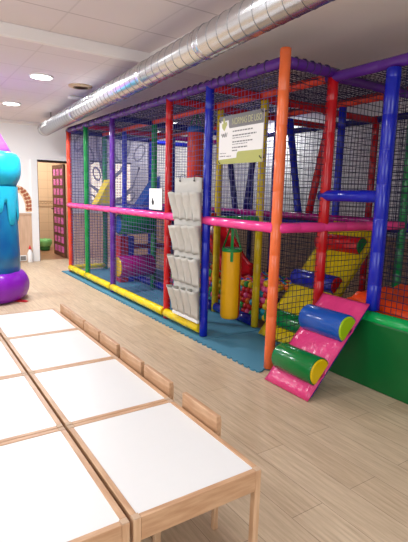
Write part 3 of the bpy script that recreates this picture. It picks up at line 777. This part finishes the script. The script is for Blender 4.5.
# ------------------------------------------------------------------ duct
def duct_pt(y): return Vector((1.963 + .064 * (y - 5), y, 2.392))
r = .104
t = thing('air_duct', 'galvanised spiral air duct running under the ceiling', 'duct', duct_pt(4.5))
p0, p1 = duct_pt(8.35), duct_pt(-2.28); dd = (p1 - p0); L = dd.length; du = dd.normalized()
prof = [(0, r * .75), (.0, r)]; tt = .1
MB().lathe_axis(p0, dd, [(0, r * .2), (0, r * .92), (.01, r), (L, r)], 40).build('duct_body', 'duct', t)
u_ = du.cross(Vector((0, 0, 1))).normalized(); v_ = u_.cross(du)
pts = []; k = 0
while k / 28 * .125 < L - .02:                           # the single spiral seam that winds round the whole tube
    a = 2 * PI * k / 28; pts.append(p0 + du * (.01 + k / 28 * .125) + (u_ * math.cos(a) + v_ * math.sin(a)) * (r + .0005)); k += 1
MB().path(pts, .0028, 5).build('spiral_seam', 'ductedge', t)
for tt in (.16, 2.15, 3.9, 4.55, 5.6):
    MB().lathe_axis(p0 + du * tt, dd, [(-.035, r * .99), (-.03, r + .006), (-.02, r + .004), (.02, r + .004), (.03, r + .006), (.035, r * .99)], 40, caps=False).build('duct_collar', 'duct', t)
up = Vector((0, 0, 1)); side = du.cross(up).normalized()
if side.x > 0: side = -side
n_ = (side * .92 + up * .25).normalized(); w_ = n_.cross(du).normalized()
m = Matrix((du, w_, n_)).transposed().to_4x4(); m.translation = p0 + du * .5 + n_ * (r - .012)
go = MB().rbox((-.17, -.04, 0), (.17, .04, .018), .004, 2, m).build('duct_grille', 'white', t, label='white grille on the duct')
b = MB()
for i in range(9): b.box((-.155 + i * .036, -.028, .018), (-.137 + i * .036, .028, .0195), m)
b.build('slot', 'grille', go)
for y in (7.75, 1.6):
    q = duct_pt(y); zc = ZC if y > YS else ZH
    b = MB().tube(q + Vector((0, 0, r - .01)), (q.x, y, zc), .005, 6); b.build('hanger_rod', 'darksteel', t)

# ------------------------------------------------------------------ ceiling fittings
t0 = thing('ceiling_light', 'round recessed ceiling light nearest the tables, left of the beige vent', 'ceiling light', (1.402, 5.414, ZC), 'round ceiling lights', True)
MB().lathe_axis((0, 0, -.014), (0, 0, 1), [(0, .115), (.004, .125), (.014, .128)], 36).build('bezel', 'white', t0)
MB().lathe_axis((0, 0, -.017), (0, 0, 1), [(0, .108), (.004, .11)], 36).build('diffuser', 'lamp', t0)
lamps = [(1.402, 5.414, ZC, LAMP_FAR)]
for (x, y, z, p, lab) in ((1.468, 7.35, ZC, LAMP_FAR, 'round recessed ceiling light farther away, above the inflatable tower'), (-.6, 5.41, ZC, LAMP_FAR, 'added unseen round ceiling light out left, level with the beige vent'), (-.55, 7.35, ZC, LAMP_FAR, 'added unseen round ceiling light out left by the end wall'),  # the two out left are added, out of view, to brighten the room
                       (4.45, 8.5, ZC, LAMP_BACK, 'round ceiling light behind the nets by the end wall'), (4.09, 7.25, ZC, LAMP_BACK, 'round ceiling light over the back of the play frame'), (4.75, 5.62, ZC, 15.0, 'unseen round ceiling light by the side wall behind the play frame'),  # the last one is unseen and brightens the side wall
                       (.55, 2.35, ZH, LAMP_NEAR, 'added unseen round ceiling light over the tables'), (-1.35, 2.35, ZH, LAMP_NEAR, 'added unseen round ceiling light by the added left window'), (.55, .2, ZH, LAMP_NEAR, 'added unseen round ceiling light over the near table ends'), (-1.35, .2, ZH, LAMP_NEAR, 'added unseen round ceiling light near the left corner')):  # all four are added above the view to brighten the near half
    dup(t0, (x, y, z), lab); lamps.append((x, y, z, p))
for (x, y, z, p) in lamps:
    l = bpy.data.lights.new('downlight', 'AREA'); l.shape = 'DISK'; l.size = .22; l.energy = p; l.color = (.965, .985, 1.0)
    o = bpy.data.objects.new('downlight', l); COL.objects.link(o); o.location = (x, y, z - .02)
t = thing('ceiling_vent', 'round beige air vent in the ceiling beside the duct', 'vent', (1.955, 5.60, ZC))
MB().lathe_axis((1.90, 5.60, ZC - .02), (0, 0, 1), [(0, .10), (.006, .135), (.02, .14)], 32).build('vent_ring', 'brass', t)
for rr in (.03, .06, .085):
    MB().lathe_axis((1.90, 5.60, ZC - .024), (0, 0, 1), [(0, rr - .012), (.0, rr), (.006, rr + .004)], 28).build('vent_cone', 'ventslot', t)
t = thing('emergency_light', 'small white emergency light on the ceiling beyond the beige vent', 'emergency light', (2.06, 6.25, ZC))
MB().rbox((1.96, 6.2, ZC - .03), (2.16, 6.3, ZC), .008).build('housing', 'white', t)
MB().rbox((1.98, 6.215, ZC - .036), (2.14, 6.285, ZC - .028), .004).build('lens', 'paper', t)

# ------------------------------------------------------------------ inflatable tower
ix, iy = .86, 6.15
t = thing('inflatable_tower', 'inflatable castle tower, blue with a cyan collar, purple foot and violet cone', 'inflatable', (ix, iy, 0))
def lat(prof, nm, mat, lab=None, seg=48, fn=None):
    b = MB(); rs_ = []
    for (z, r_) in prof:
        rs_.append([(ix + (r_ + (fn(2 * PI * j / seg, z) if fn else 0)) * math.cos(2 * PI * j / seg), iy + (r_ + (fn(2 * PI * j / seg, z) if fn else 0)) * math.sin(2 * PI * j / seg), z) for j in range(seg)])
    b.rings(rs_); return b.build(nm, mat, t, label=lab)
lat([(.0, .34)] + [(.185 + .185 * math.sin(a), .36 + .13 * math.cos(a)) for a in [(-PI / 2) + PI * i / 14 for i in range(15)]] + [(.37, .30)], 'foot_ring', 'infpurple', 'purple foot ring', fn=lambda a, z: .006 * math.sin(a * 14))
lat([(.355, .392), (.6, .39), (1.0, .38), (1.35, .37), (1.45, .37)], 'tower_body', 'infdark', fn=lambda a, z: .003 * math.sin(a * 20))
lat([(1.37, .365), (1.44, .39), (1.49, .415), (1.54, .432), (1.6, .438), (1.68, .436), (1.74, .425), (1.785, .395), (1.805, .34), (1.81, .2)], 'collar', 'infcyan', 'light cyan collar', fn=lambda a, z: .004 * math.sin(a * 16))
lat([(1.79, .345), (1.9, .29), (2.0, .235), (2.2, .14), (2.4, .04), (2.44, .005)], 'cone_roof', 'infcone', 'violet cone roof')
# icing drips over the body
b = MB(); seg = 288; rs_ = []; ND = 12
dl = [random.uniform(.08, .36) for _ in range(ND)]
def drip(a):
    k = a * ND / (2 * PI); i = int(k) % ND; q = k % 1.0
    return .2 + (dl[i] * (1 - (abs(q - .5) / .38) ** 4) ** .5 if abs(q - .5) < .38 else -.03 * math.cos((abs(q - .5) - .38) / .12 * PI / 2))
for lv in range(9):
    ring_ = []
    for j in range(seg):
        a = 2 * PI * j / seg; zb_ = 1.40 - drip(a); z = 1.40 + (zb_ - 1.40) * lv / 8
        rr = .370 + .020 * (1 if lv < 7 else .8 if lv == 7 else .1) + (.38 - .37) * min(1, max(0, (1.35 - z) / .35)) + .004
        ring_.append((ix + rr * math.cos(a), iy + rr * math.sin(a), z))
    rs_.append(ring_)
b.rings(rs_, True, False); b.build('icing_drips', 'infcyan', t, label='light cyan dripping icing')
for k, a in enumerate((-.75, -1.9, .4, 2.2)):
    b = MB()
    d = Vector((math.cos(a), math.sin(a), 0)); s = Vector((-d.y, d.x, 0)); p = Vector((ix, iy, .002)) + d * .38; h = Vector((0, 0, .02))
    b.add([p + s * .04, p - s * .04, p - s * .03 + d * .15, p + s * .03 + d * .15, p + s * .04 + h, p - s * .04 + h, p - s * .03 + d * .15 + h * .3, p + s * .03 + d * .15 + h * .3],
          [(0, 1, 2, 3), (4, 5, 6, 7), (0, 1, 5, 4), (1, 2, 6, 5), (2, 3, 7, 6), (3, 0, 4, 7)])
    b.build('anchor_tab', 'redcap', t, label='red anchor tab')

# ------------------------------------------------------------------ by the end wall
t = thing('giraffe_decal', 'brown and cream giraffe decal on the end wall above the dado', 'wall decal', (2.02, YW - .003, .93))
neck = [(2.0, .95), (2.14, .95), (2.13, 1.1), (2.09, 1.25), (2.02, 1.36), (1.94, 1.42), (1.88, 1.44), (1.80, 1.41), (1.70, 1.36), (1.70, 1.31), (1.82, 1.31), (1.9, 1.3), (1.95, 1.22), (1.99, 1.1)]
MB().prism(neck, (0, YW, 0), (1, 0, 0), (0, 0, 1), (0, -1, 0), .005).build('silhouette', 'giraffebody', t)
b = MB()
spots = [(2.03, 1.0), (2.09, 1.0), (2.04, 1.06), (2.09, 1.07), (2.03, 1.13), (2.085, 1.14), (2.01, 1.2), (2.065, 1.21), (1.99, 1.26), (2.035, 1.28), (1.95, 1.32), (1.995, 1.34), (1.94, 1.38), (1.88, 1.38)]
for (x, z) in spots:
    b.prism([(x + .033 * math.cos(a + x * 9) * random.uniform(.8, 1.1), z + .034 * math.sin(a + x * 9) * random.uniform(.8, 1.1)) for a in [2 * PI * i / 6 for i in range(6)]], (0, YW - .005, 0), (1, 0, 0), (0, 0, 1), (0, -1, 0), .002)
b.build('patches', 'giraffe', t, label='brown patches')
t = thing('bottle', 'white cleaning bottle with a red cap on the floor by the door frame', 'bottle', (2.03, 9.02, 0))
MB().lathe_axis((2.03, 9.02, 0), (0, 0, 1), [(0, .045), (.01, .05), (.17, .05), (.21, .035), (.24, .02), (.25, .02)], 20).build('body', 'white', t)
MB().lathe_axis((2.03, 9.02, .25), (0, 0, 1), [(0, .024), (.03, .024), (.045, .012), (.07, .01)], 16).build('cap', 'redcap', t, label='red cap')
t = thing('vent_grille', 'low grey vent grille at the foot of the end wall left of the bottle', 'vent grille', (1.87, YW - .02, .01))
MB().rbox((1.74, YW - .03, .02), (1.98, YW - .012, .13), .004).build('grille_frame', 'white', t)
for x in (1.755, 1.87): MB().rbox((x, YW - .036, .035), (x + .095, YW - .028, .115), .002).build('louvre', 'grille', t)
t = thing('waste_bin', 'green waste bin lined with a pale green bag in the back room', 'bin', (2.75, 10.75, 0))
MB().lathe_axis((2.75, 10.75, 0), (0, 0, 1), [(0, .10), (.01, .11), (.2, .14), (.2, .13)], 24).build('bin_body', 'bin', t)
b = MB(); rs_ = []
for (z, r_) in ((.10, .135), (.15, .15), (.2, .155), (.24, .15), (.26, .12), (.25, .06)):
    rs_.append([(2.75 + (r_ + .012 * math.sin(j * 2.3 + z * 30)) * math.cos(2 * PI * j / 24), 10.75 + (r_ + .012 * math.sin(j * 2.3 + z * 30)) * math.sin(2 * PI * j / 24), z + .008 * math.sin(j * 1.7)) for j in range(24)])
b.rings(rs_); b.build('liner', 'binbag', t, label='pale green liner bag')

# ------------------------------------------------------------------ tables and chairs
TX, TY, TZ = .478, .627, .45
def make_table(loc, lab):
    t = thing('children_table', lab, 'table', loc, 'children tables pushed together in two rows', True)
    w = .025
    MB().rbox((w - .007, w - .007, TZ - .016), (TX - w + .007, TY - w + .007, TZ - .003), .001).build('tabletop', 'laminate', t, label='white tabletop panel')
    for x in (0, TX - .02): MB().rbox((x, w, TZ - .075), (x + .02, TY - w, TZ), .002).build('rail', 'birch', t)
    for y in (0, TY - .02): MB().rbox((w, y, TZ - .075), (TX - w, y + .02, TZ), .002).build('rail', 'birch_x', t)
    for x in (0, TX - w):
        for y in (0, TY - w):
            lg = MB().rbox((x, y, 0), (x + w, y + w, TZ - .0015), .003).build('leg', 'birch_v', t)
            MB().rbox((x + .001, y + .001, TZ - .002), (x + w - .001, y + w - .001, TZ + .0006), .0008).build('leg_top', 'endgrain', lg, label='darker end grain on the leg top')
    return t
XA, XB = .498, .009
tabs = [('nearest table of the row beside the chairs, apron and leg in full view', 'nearest table of the row away from the chairs, cut by the lower left edge'),
        ('second table of the row beside the chairs, behind the nearest one', 'second table of the row away from the chairs'),
        ('third table of the row beside the chairs', 'third table of the row away from the chairs, partly cut off'),
        ('farthest white-topped table of the row beside the chairs', 'farthest table of the row away from the chairs, only its corner in view')]
t0 = None
for j in range(4):
    for i, x in enumerate((XA, XB)):
        loc = (x, 1.071 + .63 * j, 0)
        if t0 is None: t0 = make_table(loc, tabs[j][i])
        else: dup(t0, loc, tabs[j][i])
def make_chair(loc, lab):
    t = thing('children_chair', lab, 'chair', loc, 'small chairs tucked under the tables', True)
    # local: backrest at x = 0, seat reaches towards -x
    MB().rbox((-.255, -.088, .262), (-.012, .088, .276), .004).build('seat', 'birch_x', t)
    b = MB()
    for y in (-.088, .072): b.rbox((-.25, y, .23), (-.012, y + .016, .262), .002)
    b.rbox((-.25, -.075, .23), (-.234, .075, .262), .002); b.build('seat_frame', 'birch_x', t)
    for y in (-.09, .065):
        MB().rbox((-.255, y, 0), (-.23, y + .025, .23), .003).build('leg', 'birch_v', t)
    for y in (-.131, .109):
        MB().rbox((-.006, y, 0), (.016, y + .022, .49), .003).build('leg', 'birch_v', t)
    MB().rbox((-.008, -.13, .235), (.006, .13, .262), .002).build('stretcher', 'birch', t)
    MB().rbox((-.012, -.1325, .42), (.012, .1325, .506), .004).build('backrest', 'birch', t)
    return t
ord_ = ['nearest small chair, tucked under the nearest table', 'second small chair from the near end, at the second table', 'third small chair from the near end, at the second table', 'fourth small chair from the near end, at the third table', 'third small chair from the far end, at the third table', 'last but one small chair at the far end of the row', 'farthest small chair at the far corner of the last table']
c0 = None
for k, y in enumerate((1.497, 1.88, 2.183, 2.502, 2.795, 3.077, 3.345)):
    loc = (1.002, y, 0)
    if c0 is None: c0 = make_chair(loc, ord_[k])
    else: dup(c0, loc, ord_[k])
for o in bpy.data.objects:
    if '_o' in o: del o['_o']
